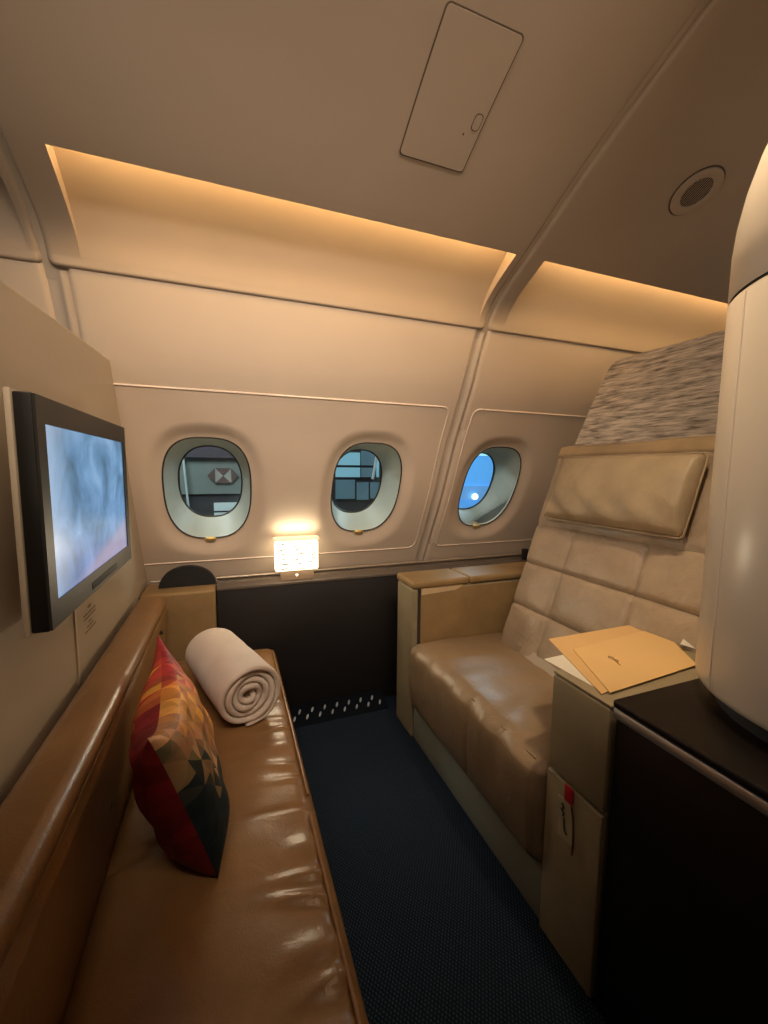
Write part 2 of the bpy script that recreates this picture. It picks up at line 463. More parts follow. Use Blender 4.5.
def upper_panel(name, x0, x1, xa, xb, lit):
    s0, s1 = SC + .003, S[-1] - .001
    bm = bmesh.new()
    xs = ticks(x0, x1, .06, [xa, xb]); ss = ticks(s0, s1, .02, [SB, SL])
    D = lambda x, s: curl(x, s, x0, x1, s0, s1 + 1, .018, .018, .030) + .009 * (1 - sstep(0, .045, s - s0))
    vs = {}
    def V(i, j):
        if (i, j) not in vs: vs[i, j] = bm.verts.new(surf(xs[i], ss[j], D(xs[i], ss[j])))
        return vs[i, j]
    for i in range(len(xs) - 1):
        for j in range(len(ss) - 1):
            cx, cs = (xs[i] + xs[i + 1]) / 2, (ss[j] + ss[j + 1]) / 2
            if xa < cx < xb and SB < cs < SL: continue
            bm.faces.new((V(i, j), V(i + 1, j), V(i + 1, j + 1), V(i, j + 1)))
    SE = SL + .085
    dep = lambda s: -.060 * ((s - SB) / (SL - SB)) ** .9 if s > SB else 0
    dp = lambda s: min(0, dep(min(s, SL)))
    n = 18; m = 12
    def F(i, j):
        s = SB + (SE - SB) * j / n
        return surf(xa + (xb - xa) * i / m, s, dp(s))
    fl = grid(bm, F, m + 1, n + 1)
    for x in (xa, xb):                                   # side walls of the recess
        def W(i, j):
            s = SB + (SE - SB) * i / n
            return surf(x, s, dp(s) * j)
        grid(bm, W, n + 1, 2)
    add_bm(bm, [surf(xa, SE, 0), surf(xb, SE, 0), surf(xb, SE, dp(SE)), surf(xa, SE, dp(SE))], [(0, 1, 2, 3)])
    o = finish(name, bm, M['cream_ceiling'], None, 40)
    tag(o, kind='structure')
    if lit:
        b2 = bmesh.new()
        pts = [(SL + .066, -.010), (SL + .076, -.010), (SL + .076, -.046), (SL + .066, -.046)]
        v = [surf(x, s, d) for x in (xa + .01, xb - .01) for s, d in pts]
        add_bm(b2, v, [(0, 1, 2, 3), (7, 6, 5, 4), (0, 4, 5, 1), (1, 5, 6, 2), (2, 6, 7, 3), (3, 7, 4, 0)])
        finish('light_strip', b2, M['cove'], o, 0)
    return o
upper_panel('ceiling', -2.08, -.508, -1.9, -.538, False)
upper_panel('ceiling', -.502, 1.076, -.408, 1.032, True)
upper_panel('ceiling', 1.084, 2.66, 1.165, 2.58, True)

# backing behind the joints, and the ribs
bm = bmesh.new()
xs = [-2.1, 2.7]; ss = ticks(SC - .03, SC + .03, .01, edge=False)
grid(bm, lambda i, j: surf(xs[i], ss[j], -.0095), 2, len(ss))
for (a, b) in ((-.52, -.445), (1.033, 1.105)):
    ss = ticks(SC, S[-1] - .01, .05, edge=False); xs2 = [a, b]
    grid(bm, lambda i, j: surf(xs2[i], ss[j], -.0095), 2, len(ss))
tag(finish('trim_1', bm, M['gap'], None, 30), kind='structure')
for k, (a, b, c) in enumerate(((-.518, -.449, -.470), (1.037, 1.101, 1.076))):
    bm = bmesh.new(); n = 14
    ss = ticks(.0, SC - .001, .04, edge=False)
    def P(i, j):
        x = a + (b - a) * i / n
        return surf(x, ss[j], -.011 + .013 * g(x - c, .011) )
    grid(bm, P, n + 1, len(ss))
    tag(finish('trim_%d' % (2 + k), bm, M['rib'], None, 60), kind='structure')

# pale bead around each window bay, standing in for a step's lit edge
SPB, SPT = s_of_z(.800), s_of_z(1.548)
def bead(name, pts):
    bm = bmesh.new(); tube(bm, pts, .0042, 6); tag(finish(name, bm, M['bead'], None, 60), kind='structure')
def arc(cx, cy, r, a0, a1, n=6): return [(cx + r * math.cos(a0 + (a1 - a0) * i / n), cy + r * math.sin(a0 + (a1 - a0) * i / n)) for i in range(n + 1)]
def fill(pts, step=.05):
    out = [pts[0]]
    for p in pts[1:]:
        n = max(1, int(math.dist(out[-1], p) / step)); q = out[-1]
        for i in range(1, n + 1): out.append((q[0] + (p[0] - q[0]) * i / n, q[1] + (p[1] - q[1]) * i / n))
    return out
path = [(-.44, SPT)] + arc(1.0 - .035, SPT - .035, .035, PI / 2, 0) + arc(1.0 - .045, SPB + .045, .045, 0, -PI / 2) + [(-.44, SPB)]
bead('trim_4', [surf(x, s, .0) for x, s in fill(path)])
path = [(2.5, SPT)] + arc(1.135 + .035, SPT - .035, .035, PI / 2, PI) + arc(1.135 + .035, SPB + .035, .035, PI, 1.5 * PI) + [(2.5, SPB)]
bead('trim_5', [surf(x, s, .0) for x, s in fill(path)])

# ------------------------------------------------------------------ windows
def make_window(idx, xc):
    y, z, ty, tz = at_s(WSC)
    root = empty('window_%d' % idx, (xc, y, z), kind='structure')
    N = 96; DO = -.212; off = -.048
    ov = lambda t, gr=0: (lambda q: (q[0] + .004, q[1]))(se(t, .144 + gr, .194 + gr, 2.3))
    bm = bmesh.new(); nr = 10
    def P(i, j):
        t = 2 * PI * i / N; a, b = rim_pt(t); c, d = ov(t); f = j / (nr - 1)
        x, s = a + (c - a) * f, b + (d + off - b) * f
        # the reveal is a straight loft in the plane of the window
        base = surf(xc, WSC, 0); T = Vector((0, ty, tz)); Nn = Vector((0, tz, -ty))
        flat = base + Vector((x, 0, 0)) + T * s + Nn * (DISH + (-DO - DISH) * f)
        if j == 0: return surf(xc + x, WSC + s, -DISH)
        cur = surf(xc + x, WSC + s, -DISH - (-DO - DISH) * f)
        return cur * (1 - f) + flat * f
    grid(bm, P, N, nr, True)
    finish('window_reveal', bm, M['reveal'], root, 60)
    base = surf(xc, WSC, 0); T = Vector((0, ty, tz)); Nn = Vector((0, tz, -ty))
    bm = bmesh.new(); tube(bm, [surf(xc + a, WSC + b, -DISH + .001) for a, b in (rim_pt(2 * PI * i / N) for i in range(N))], .0035, 6, True)
    finish('rim_seal', bm, M['gasket'], root, 60)
    bm = bmesh.new(); tube(bm, [base + Vector((a, 0, 0)) + T * (b + off) + Nn * (-DO) for a, b in (ov(2 * PI * i / N) for i in range(N))], .006, 6, True)
    finish('outer_seal', bm, M['gasket'], root, 60)
    def pane(nm, mat, f, depth):
        bm = bmesh.new(); vs = [bm.verts.new(f(2 * PI * i / 64)) for i in range(64)]; bm.faces.new(vs); finish(nm, bm, mat, root, 0)
    pane('outer_pane', M['glass'], lambda t: base + Vector((ov(t)[0], 0, 0)) + T * (ov(t)[1] + off) + Nn * (-DO), 0)
    bm = bmesh.new(); nr2 = 6
    def Q(i, j):
        a, b = rim_pt(2 * PI * i / N); f = max(.001, j / (nr2 - 1)); return surf(xc + a * f, WSC + b * f, -DISH - .008)
    grid(bm, Q, N, nr2, True); finish('inner_pane', bm, M['glass_in'], root, 60)
    # brass pull of the shade, at the bottom of the rim
    a, b = rim_pt(-PI / 2); c = surf(xc - .005, WSC + b, -DISH + .008)
    bm = bmesh.new(); bmesh.ops.create_uvsphere(bm, u_segments=20, v_segments=10, radius=1)
    for v in bm.verts: v.co = c + Vector((v.co.x * .026, 0, 0)) + T * v.co.z * .010 + Nn * v.co.y * .010
    h = finish('shade_pull', bm, M['brass'], root, 60)
    bm = bmesh.new()
    for q in (-.010, .010):
        e = c + Vector((q, 0, 0)) - Nn * .0085
        vs = [bm.verts.new(e + Vector((.0055 * math.cos(2 * PI * i / 12), 0, 0)) + T * .0045 * math.sin(2 * PI * i / 12)) for i in range(12)]; bm.faces.new(vs)
        for v in vs: pass
    finish('pull_mark', bm, M['gasket'], h, 0)
for i, w in enumerate(WIN): make_window(i + 1, w)
make_window(4, WIN[2] + .741)

# ------------------------------------------------------------------ floor and the rest of the shell
o = boxo('floor', M['carpet'], None, -2.1, 2.7, -1.25, 2.32, -.04, 0.); tag(o, kind='structure')
o = boxo('wall_back', M['partition'], None, -2.1, 2.7, -1.27, -1.23, 0., 2.63); tag(o, kind='structure')
XW = -.378
# television partition: its far edge follows the lining
bm = bmesh.new()
top = [(-.95, 1.52), (.98, 1.582), (1.712, 1.622)]
edge = []
for i in range(15):
    z = 1.60 - (1.60 - .5) * i / 14
    y = at_s(s_of_z(z))[0] - .006; edge.append((y, z))
poly = [(-.95, 0), (-.95, 1.52), (.98, 1.582), (edge[0][0] - .01, 1.618)] + edge + [(2.26, 0)]
prism(bm, poly, 0, XW - .028, XW)
o = finish('wall_left', bm, M['partition'], None, 30); tag(o, kind='structure')
bm = bmesh.new()
tube(bm, [(XW - .004, -.95, 1.522), (XW - .004, .98, 1.584), (XW - .004, edge[0][0] - .01, 1.619)] + [(XW - .004, y, z) for y, z in edge[1:]], .0045, 6)
tag(finish('trim_6', bm, M['partition_edge'], None, 60), kind='structure')
o = boxo('trim_7', M['partition_edge'], None, XW, XW + .004, 1.215, 1.226, .69, .93, bev=.001); tag(o, kind='structure')
o = boxo('wall_right', M['partition'], None, 2.66, 2.69, -1.23, 2.3, 0., 2.6); tag(o, kind='structure')
o = boxo('wall_far_left', M['partition'], None, -2.12, -2.09, -1.23, 2.3, 0., 2.6); tag(o, kind='structure')

# ------------------------------------------------------------------ hatch, vent
def ceil_patch(bm, f, n, d0, d1):
    top = [bm.verts.new(surf(*f(i), d1)) for i in range(n)]; bot = [bm.verts.new(surf(*f(i), d0)) for i in range(n)]
    bm.faces.new(top)
    for i in range(n): bm.faces.new((top[i], top[(i + 1) % n], bot[(i + 1) % n], bot[i]))
def rrect(x0, x1, s0, s1, r):
    return arc(x1 - r, s1 - r, r, 0, PI / 2) + arc(x0 + r, s1 - r, r, PI / 2, PI) + arc(x0 + r, s0 + r, r, PI, 1.5 * PI) + arc(x1 - r, s0 + r, r, 1.5 * PI, 2 * PI)
s0, s1 = s_of_z(2.149), s_of_z(2.279)
hroot = empty('ceiling_hatch', surf(.585, (s0 + s1) / 2), 'rectangular access hatch panel flush in the cream ceiling', 'hatch')
def sheet(bm, x0, x1, a, b, r, d0, d1, n=14):
    """rounded-rectangle sheet following the ceiling"""
    rows = []
    fr = sorted({r * (1 - math.cos(PI / 2 * i / 6)) / (b - a) for i in range(7)} | {1 - r * (1 - math.cos(PI / 2 * i / 6)) / (b - a) for i in range(7)} | {r / (b - a) + (1 - 2 * r / (b - a)) * i / n for i in range(n + 1)})
    for f in fr:
        s = a + (b - a) * f
        e = min(s - a, b - s); inset = r - math.sqrt(max(0, r * r - (r - e) ** 2)) if e < r else 0
        rows.append((bm.verts.new(surf(x0 + inset, s, d1)), bm.verts.new(surf(x1 - inset, s, d1)), bm.verts.new(surf(x0 + inset, s, d0)), bm.verts.new(surf(x1 - inset, s, d0))))
    for A, B in zip(rows, rows[1:]):
        bm.faces.new((A[0], A[1], B[1], B[0])); bm.faces.new((A[0], B[0], B[2], A[2])); bm.faces.new((A[1], A[3], B[3], B[1]))
    for A in (rows[0], rows[-1]): bm.faces.new((A[0], A[1], A[3], A[2]))
bm = bmesh.new(); sheet(bm, .480, .690, s0 - .002, s1 + .002, .012, 0, .0022); finish('gap_frame', bm, M['hatch_gap'], hroot, 30)
bm = bmesh.new(); sheet(bm, .4832, .6868, s0 + .0012, s1 - .0012, .010, .0008, .0036); finish('hatch_panel', bm, M['cream_ceiling'], hroot, 30)
sl = s_of_z(2.205)
bm = bmesh.new(); sheet(bm, .655, .680, sl - .020, sl + .020, .010, .0026, .0044, 20); lt = finish('latch', bm, M['hatch_gap'], hroot, 30)
bm = bmesh.new(); sheet(bm, .6572, .6778, sl - .0178, sl + .0178, .009, .003, .0054, 20); finish('latch_button', bm, M['cream_ceiling'], lt, 30)
bm = bmesh.new(); sheet(bm, .640, .645, s_of_z(2.19) - .0025, s_of_z(2.19) + .0025, .002, .0026, .0044, 6); finish('keyhole', bm, M['hatch_gap'], hroot, 30)

sv = s_of_z(2.2145); vx = 1.538
vroot = empty('ceiling_vent', surf(vx, sv), 'round ceiling air vent with dark slotted grille', 'air vent')
def ring(bm, r0, r1, d0, d1, n=48):
    prof = [(r1, d0), (r1, d1 - .001), (r1 - .002, d1), (r0 + .002, d1), (r0, d1 - .001), (r0, d0)]
    grid(bm, lambda i, j: surf(vx + prof[j][0] * math.cos(2 * PI * i / n), sv + prof[j][0] * math.sin(2 * PI * i / n), prof[j][1]), n, len(prof), True)
bm = bmesh.new(); ring(bm, .078, .0825, 0, .0028); finish('gap_ring', bm, M['hatch_gap'], vroot, 40)
bm = bmesh.new(); ring(bm, .049, .0775, 0, .008); finish('flange', bm, M['cream_ceiling'], vroot, 40)
bm = bmesh.new(); bm.faces.new([bm.verts.new(surf(vx + .050 * math.cos(2 * PI * i / 32), sv + .050 * math.sin(2 * PI * i / 32), .003)) for i in range(32)]); finish('dark_backing', bm, M['vent_dark'], vroot, 0)
for k in range(10):
    x = -.045 + .09 * (k + .5) / 10; h = math.sqrt(max(0, .049 ** 2 - x * x)); bm = bmesh.new()
    v = [surf(vx + x + a, sv + b, d) for d in (.003, .0038) for a, b in ((-.0014, -h), (.0014, -h), (.0014, h), (-.0014, h))]
    add_bm(bm, v, [(4, 5, 6, 7), (0, 1, 5, 4), (1, 2, 6, 5), (2, 3, 7, 6), (3, 0, 4, 7)]); finish('slat', bm, M['cream_ceiling'], vroot, 0)

# ------------------------------------------------------------------ television
tv = empty('television', (XW, 1.16, .97), 'black wall television showing a blue picture, hung on the left partition', 'television')
xf, xb = -.299, -.325
y0, y1, z0, z1 = .848, 1.476, .963, 1.372
bm = bmesh.new(); box(bm, xb - .010, xb, y0 - .004, y1 + .004, z0 - .005, z1 + .005, bev=.003); box(bm, XW, xb - .008, y0 + .16, y1 - .16, z0 + .12, z1 - .12); finish('mount_plate', bm, M['partition_edge'], tv)
bm = bmesh.new(); box(bm, xb, xf, y0, y1, z0, z1, bev=.003); finish('case', bm, M['tv_case'], tv)
sy0, sy1, sz0, sz1 = .884, 1.438, 1.010, 1.3235
def frame(bm, x0, x1, A, B):
    (a0, a1, b0, b1), (c0, c1, d0, d1) = A, B
    o1 = [(a0, b0), (a1, b0), (a1, b1), (a0, b1)]; o2 = [(c0, d0), (c1, d0), (c1, d1), (c0, d1)]
    vs = [(x, *p) for x in (x0, x1) for p in o1 + o2]
    fs = []
    for i in range(4):
        j = (i + 1) % 4
        fs += [(8 + i, 8 + j, 12 + j, 12 + i), (i, j, 8 + j, 8 + i), (4 + i, 12 + i, 12 + j, 4 + j)]
    add_bm(bm, vs, fs)
bm = bmesh.new(); frame(bm, xf - .002, xf + .004, (y0 + .002, y1 - .002, z0 + .002, z1 - .002), (sy0, sy1, sz0, sz1)); finish('bezel', bm, M['tv_bezel'], tv, 20)
bm = bmesh.new(); vs = add_bm(bm, [(xf + .001, sy0, sz0), (xf + .001, sy1, sz0), (xf + .001, sy1, sz1), (xf + .001, sy0, sz1)], [(0, 1, 2, 3)])
uvl = bm.loops.layers.uv.new('UVMap')
for f in bm.faces:
    for l, u in zip(f.loops, ((0, 0), (1, 0), (1, 1), (0, 1))): l[uvl].uv = u
finish('screen', bm, M['screen'], tv, 0, recalc=False)
boxo('speaker_strip', M['tv_grille'], tv, xf + .003, xf + .0055, 1.075, 1.29, .974, .990, bev=.001)

# printed notice beneath it
bm = bmesh.new(); rnd = random.Random(3)
def words(bm, yc, z, w, h, dens=.8):
    y = yc - w / 2
    while y < yc + w / 2:
        l = rnd.uniform(.006, .016); e = min(y + l, yc + w / 2)
        add_bm(bm, [(XW + .0006, y, z - h / 2), (XW + .0006, e, z - h / 2), (XW + .0006, e, z + h / 2), (XW + .0006, y, z + h / 2)], [(0, 1, 2, 3)]); y = e + .003
words(bm, 1.34, .862, .030, .007)
for i, w in enumerate((.105, .100, .030, .060, .095)): words(bm, 1.34, .846 - .011 * i - (.004 if i > 1 else 0), w, .0045)
tag(finish('printed_notice', bm, M['print'], None, 0, loc=(XW, 1.34, .83)), 'small brown printed notice of centred lines below the television', 'notice')

# ------------------------------------------------------------------ sofa
sofa = empty('sofa', (-.1, .7, 0), 'long tan leather sofa along the left partition under the television', 'sofa')
boxo('base', M['sofa'], sofa, -.36, .155, -.62, 1.925, 0., .30, bev=.01)
wr = [(.300, .0035, .020), (.365, .0030, .016), (.43, .0040, .018), (.50, .0030, .015), (.565, .0042, .02), (.635, .0030, .016), (.70, .0040, .018), (.765, .0030, .014), (.83, .0038, .018),
      (1.02, .0030, .018), (1.10, .0040, .016), (1.17, .0030, .018), (1.25, .0042, .018), (1.33, .0032, .016), (1.41, .0042, .02), (1.50, .0032, .016), (1.58, .0036, .018), (1.67, .003, .018)]
def sdisp(ya, yb):
    def f(p, nn):
        if nn.z < .05: return (0, 0, 0)
        u = (p.x + .265) / .443; v = (p.y - ya) / (yb - ya)
        c = .018 * (1 - (2 * u - 1) ** 2) * (1 - (2 * v - 1) ** 6)
        w = 0; x = p.x; y = p.y
        for k, (yy, am, sd) in enumerate(wr):
            yy += .014 * math.sin(k * 2.3); sl = .22 * math.sin(k * 1.7 + .5)
            ln = .075 + .035 * math.sin(k * 3.1)
            w += am * (2.2 if yy > .95 else 2.7) * g(y - yy - sl * (x - .12), sd * (1.0 + .5 * math.sin(k * 4.1))) * math.exp(-((x - .145 + .03 * math.sin(k * 1.3)) / ln) ** 2)
        w *= sstep(.180, .150, x)
        w += .0025 * math.sin(11 * x + 5 * math.sin(3.1 * y)) * math.sin(9 * y + 4 * x) + .0016 * math.sin(31 * y + 14 * x)
        w -= .007 * g(y - .94, .005) + .018 * g(y - .925 + .1 * (x + .2), .016) * sstep(-.14, -.25, x)
        return (0, 0, (c + w - .012) * nn.z)
    return f
softo('seat_cushion', M['sofa'], sofa, (-.268, -.60, .285), (.180, 1.928, .432), .045, (26, 330, 3), 6, sdisp(-.2, 1.928))
# welt along the front edge
for (a, b) in ((-.56, .91), (.97, 1.86)):
    bm = bmesh.new(); tube(bm, [(.166 if a > .5 else .160, a + (b - a) * i / 30, .4225) for i in range(31)], .0035, 6); finish('welt', bm, M['sofa'], sofa, 60)
def bdisp(p, nn):
    d = Vector((0, 0, 0))
    if nn.x > .3: d.x += -.010 * g(p.z - .672, .008) * nn.x + .006 * math.sin(p.y * 3.1) * (1 if p.z < .67 else 0) - .010 * sstep(.66, .44, p.z)
    return d
bk = softo('backrest', M['sofa'], sofa, (-.362, -.62, .30), (-.258, 1.90, .722), .028, (8, 60, 30), 5, bdisp)
bm = bmesh.new()
tube(bm, [(-.263, -.58 + 2.42 * i / 40, .672) for i in range(41)], .0032, 6); finish('stitch_line', bm, M['sofa'], bk, 60)
bm = bmesh.new(); bmesh.ops.create_uvsphere(bm, u_segments=14, v_segments=8, radius=.009, matrix=Matrix.Translation((-.258, 1.72, .62)) @ Matrix.Diagonal((.6, 1, 1, 1))); finish('button', bm, M['gasket'], sofa, 60)

# beige end block and the black half-round flap behind it
o = softo('sofa_end_block', M['beige_leather'], None, (-.374, 1.955, 0.), (-.072, 2.15, .703), .012, (4, 3, 6), 3, loc=(-.22, 2.05, 0)); tag(o, 'beige leather end block between the sofa and the window', 'armrest')
bm = bmesh.new(); pts = [(-.072, .7035), (-.072, .715)] + [(-.192 + .120 * math.cos(t), .705 + .092 * math.sin(t)) for t in (PI * (.04 + .92 * i / 24) for i in range(25))] + [(-.312, .715), (-.312, .7035)]
prism(bm, pts, 1, 2.055, 2.088)
tag(finish('half_round_flap', bm, M['black_fabric'], None, 30, loc=(-.19, 2.07, .7035)), 'black half-round upright flap on the beige end block below the first window', 'flap')

# ------------------------------------------------------------------ window console, lamp, grille
con = empty('window_console', (.9, 2.08, 0), 'long dark console with a grey shelf top under the windows', 'console')
boxo('front_panel', M['dark_front'], con, -.068, 2.62, 2.004, 2.19, 0., .683, bev=.003)
boxo('shelf_top', M['shelf_top'], con, -.068, 2.62, 1.998, 2.19, .683, .696, bev=.003)
bm = bmesh.new(); tube(bm, [(-.36, 2.168, .7085), (-.30, 2.168, .7085)], .006, 6); tube(bm, [(-.07, 2.168, .703), (2.6, 2.168, .703)], .007, 8); finish('rail', bm, M['rail'], con, 60)
gr = empty('floor_grille', (.4, 1.95, 0), 'low dark floor grille with two rows of pale slanted slots below the console', 'grille')
bm = bmesh.new(); prism(bm, [(1.895, 0.), (1.902, .006), (1.996, .050), (2.003, .050), (2.003, 0.)], 0, .17, .752); finish('grille_plate', bm, M['grille'], gr, 30)
def gp(x, f, h=.0012): return Vector((x, 1.902 + .094 * f, .006 + .044 * f + h))
for row, f in ((0, .34), (1, .66)):
    for k in range(9):
        x = .205 + .064 * k + .030 * row; bm = bmesh.new(); n = 10
        vs = [gp(x + .0058 * math.cos(2 * PI * i / n) + .009 * math.sin(2 * PI * i / n) * .6, f + .13 * math.sin(2 * PI * i / n)) for i in range(n)]
        lo = [v - Vector((0, -.0004, .001)) for v in vs]
        add_bm(bm, vs + lo, [tuple(range(n))] + [(i, (i + 1) % n, n + (i + 1) % n, n + i) for i in range(n)])
        if x < .745: finish('slot', bm, M['stud'], gr, 0)
        else: bm.free()

lamp = empty('table_lamp', (.31, 2.04, .696), 'small glowing white box lamp with wave pattern on the window console', 'lamp')
boxo('base', M['lamp_base'], lamp, .226, .390, 2.03, 2.058, .6962, .748, bev=.003)
bm = bmesh.new(); bm.faces.new([bm.verts.new((.305 + .007 * a, 2.0292, .722 + .007 * b)) for a, b in ((0, -1.1), (.9, .1), (.8, .7), (.35, .8), (0, .45), (-.35, .8), (-.8, .7), (-.9, .1))]); finish('emblem', bm, M['lamp_dot'], lamp, 0)
lsh = softo('lamp_shade', M['shade'], lamp, (.200, 2.016, .746), (.412, 2.070, .893), .010, (4, 2, 4), 4)
rnd = random.Random(5)
for r in range(6):
    x = .206 + rnd.uniform(0, .02)
    while x < .395:
        l = rnd.uniform(.028, .055); e = min(x + l, .407); zz = .760 + .0235 * r + rnd.uniform(-.004, .004); ph = rnd.uniform(0, 6)
        bm = bmesh.new(); tube(bm, [(x + (e - x) * i / 8, 2.0158, zz + .0032 * math.sin(ph + 75 * (x + (e - x) * i / 8)) + .10 * (e - x) * (i / 8 - .5)) for i in range(9)], [.0008 + .0020 * math.sin(PI * i / 8) for i in range(9)], 6)
        finish('wave_line', bm, M['vent_dark'], lsh, 60)
        x = e + rnd.uniform(.016, .045)
boxo('shade_cap', M['shade_cap'], lamp, .196, .416, 2.012, 2.074, .897, .912, bev=.004)

# ------------------------------------------------------------------ cushion and rolled blanket
def make_pillow():
    B0 = Vector((-.043, .800, .437)); e2 = Vector((-.058, .515, 0)).normalized(); L = .525
    e1 = Vector((-.110, .02, .335)); e1 = (e1 - e2 * e1.dot(e2)).normalized(); Hh = .350
    nn = e2.cross(e1).normalized()                                   # towards +X
    if nn.x < 0: nn = -nn
    bm = bmesh.new(); uvl = bm.loops.layers.uv.new('UVMap'); nu, nv = 56, 40
    for side in (0, 1):
        vs = []
        for i in range(nu + 1):
            row = []
            for j in range(nv + 1):
                u, v = i / nu, j / nv; a, b = 2 * u - 1, 2 * v - 1
                qa = max(0, 1 - abs(a) ** (3.6 if a < 0 else 2.4)) ** .55; qb = max(0, 1 - abs(b) ** (4.2 if b < 0 else 2.4)) ** .55
                T = (.062 if side else .094) * qa * qb * (1.06 - .34 * u)
                T *= 1 + .07 * math.sin(9 * u + 4 * v) + .06 * math.sin(17 * v - 6 * u) + .04 * math.sin(26 * u + 3)
                inx = .045 * (1 - abs(a) ** 4) * abs(b) ** 3 * (1 if b > 0 else .25)
                iny = .035 * (1 - abs(b) ** 4) * abs(a) ** 3 * (1 if a > 0 else .4)
                uu = L * (u - math.copysign(iny / L, a)); vv = Hh * (v - math.copysign(inx / Hh, b))
                p = B0 + e2 * uu + e1 * vv + nn * (T if side else -T)
                p.z = max(p.z, .4325)
                row.append(bm.verts.new(p))
            vs.append(row)
        for i in range(nu):
            for j in range(nv):
                q = (vs[i][j], vs[i + 1][j], vs[i + 1][j + 1], vs[i][j + 1])
                f = bm.faces.new(q); f.material_index = 1 - side
                for l, (a, b) in zip(f.loops, ((i, j), (i + 1, j), (i + 1, j + 1), (i, j + 1))): l[uvl].uv = (a / nu, b / nv)
    bmesh.ops.remove_doubles(bm, verts=bm.verts, dist=.0004)
    return finish('patterned_cushion', bm, None, None, 75, mats=[M['tri_front'], M['tri_back']], loc=(-.12, 1.07, .435))
tag(make_pillow(), 'plump cushion printed with red, yellow and dark teal triangles on the sofa', 'cushion')

def make_blanket():
    A = Vector((.045, 1.295, .540)); Bq = Vector((-.085, 1.70, .535)); ax = (Bq - A); Lb = ax.length; ax.normalize()
    rx = ax.cross(Vector((0, 0, 1))).normalized(); up = rx.cross(ax).normalized()
    bm = bmesh.new(); turns = 4.4; n = 240; th = .0185
    R0, R1 = .012, .102
    nt = 9
    # cross-section of the sheet along the axis: rounded at the near and far edge
    prof = []
    for i in range(7): a = -PI / 2 + PI * i / 6; prof.append((-math.cos(a) * .009, math.sin(a)))      # near edge, inner to outer
    prof = [(.0 + p[0] + .009, p[1]) for p in prof]
    outer = [(Lb * k / 10, 1.) for k in range(1, 10)]; far = [(Lb - .009 + math.cos(a) * .009, math.sin(a)) for a in (PI / 2 - PI * i / 6 for i in range(7))]
    inner = [(Lb * k / 10, -1.) for k in range(9, 0, -1)]
    P = prof + outer + far + inner; m = len(P)
    rows = []
    for i in range(n + 1):
        f = i / n; th_a = 2 * PI * turns * f; r = R0 + (R1 - R0) * f
        a = -th_a + 2 * PI * turns - .55 * PI                          # the loose end tucks under at the bottom
        row = []
        for (t, h) in P:
            edge_push = .006 * math.sin(th_a * 1.7 + 1.3) + (.010 if f < .9 else 0) * (1 - f)
            rr = r + h * th * .5 * (1 if 0 < i < n else .4)
            q = rr * (1 + .02 * math.sin(2 * a + 5 * t)) 
            if f > 1 - 1.02 / turns: q -= .008 * g(t - .27, .012)
            x, z = q * math.cos(a), q * math.sin(a)
            if z < -.080: z = -.080 - (-.080 - z) * .55                # flattened where it rests
            z *= .97
            tt = t + (edge_push if t < .05 else 0)
            row.append(bm.verts.new(A + ax * tt + rx * x * 1.0 + up * z))
        rows.append(row)
    for i in range(n):
        for k in range(m):
            bm.faces.new((rows[i][k], rows[i][(k + 1) % m], rows[i + 1][(k + 1) % m], rows[i + 1][k]))
    bm.faces.new(rows[0]); bm.faces.new(rows[-1][::-1])
    zmin = min(v.co.z for v in bm.verts)
    for v in bm.verts: v.co.z += .434 - zmin
    return finish('rolled_blanket', bm, M['fleece'], None, 75, loc=(-.02, 1.49, .434))
tag(make_blanket(), 'ivory fleece blanket rolled up, lying on the sofa beside the cushion', 'blanket')

# ------------------------------------------------------------------ the big seat
seat = empty('lounge_seat', (1.15, 1.2, 0), 'wide taupe leather lounge seat with quilted reclined back beside the windows', 'seat')
boxo('base_panel', M['greige'], seat, .776, 1.5, .788, 1.70, 0., .30, bev=.004)
def cdisp(p, nn):
    d = Vector((0, 0, 0))
    v = (p.y - .785) / .845
    if nn.z > .05:
        u = (p.x - .735) / .52
        d.z += (.020 * (1 - (2 * v - 1) ** 4) * (1 - (2 * u - 1) ** 4) - .010 - .012 * sstep(.35, 1., u)) * nn.z
        d.z += nn.z * (.004 * math.sin(14 * p.x + 23 * p.y) * math.sin(17 * p.y - 9 * p.x) + .003 * g(p.y - 1.0 - .5 * (p.x - .9), .03) + .003 * g(p.y - 1.35 + .4 * (p.x - .95), .025))
    if nn.x < -.05:
        w = (p.z - .15) / .33
        sm = .011 * g(p.y - 1.135, .007) + .006 * g(p.y - .81, .007)
        d.x += (-.022 * (1 - (2 * w - 1) ** 4) + sm + .004 * math.sin(38 * p.y + 6 * p.z) * sstep(.1, .9, w)) * abs(nn.x) + .012 * sstep(.6, 0, w) * abs(nn.x)
        d.x += .002 * math.sin(95 * p.y + 9 * math.sin(11 * p.y)) * g(p.z - .44, .05)
    return d
softo('seat_cushion', M['seat_warm'], seat, (.750, .786, .165), (1.25, 1.630, .482), .040, (24, 60, 20), 6, cdisp)
bm = bmesh.new(); tube(bm, [(.765, .83 + .76 * i / 30, .4655) for i in range(31)], .0045, 6); finish('welt', bm, M['seat_warm'], seat, 60)
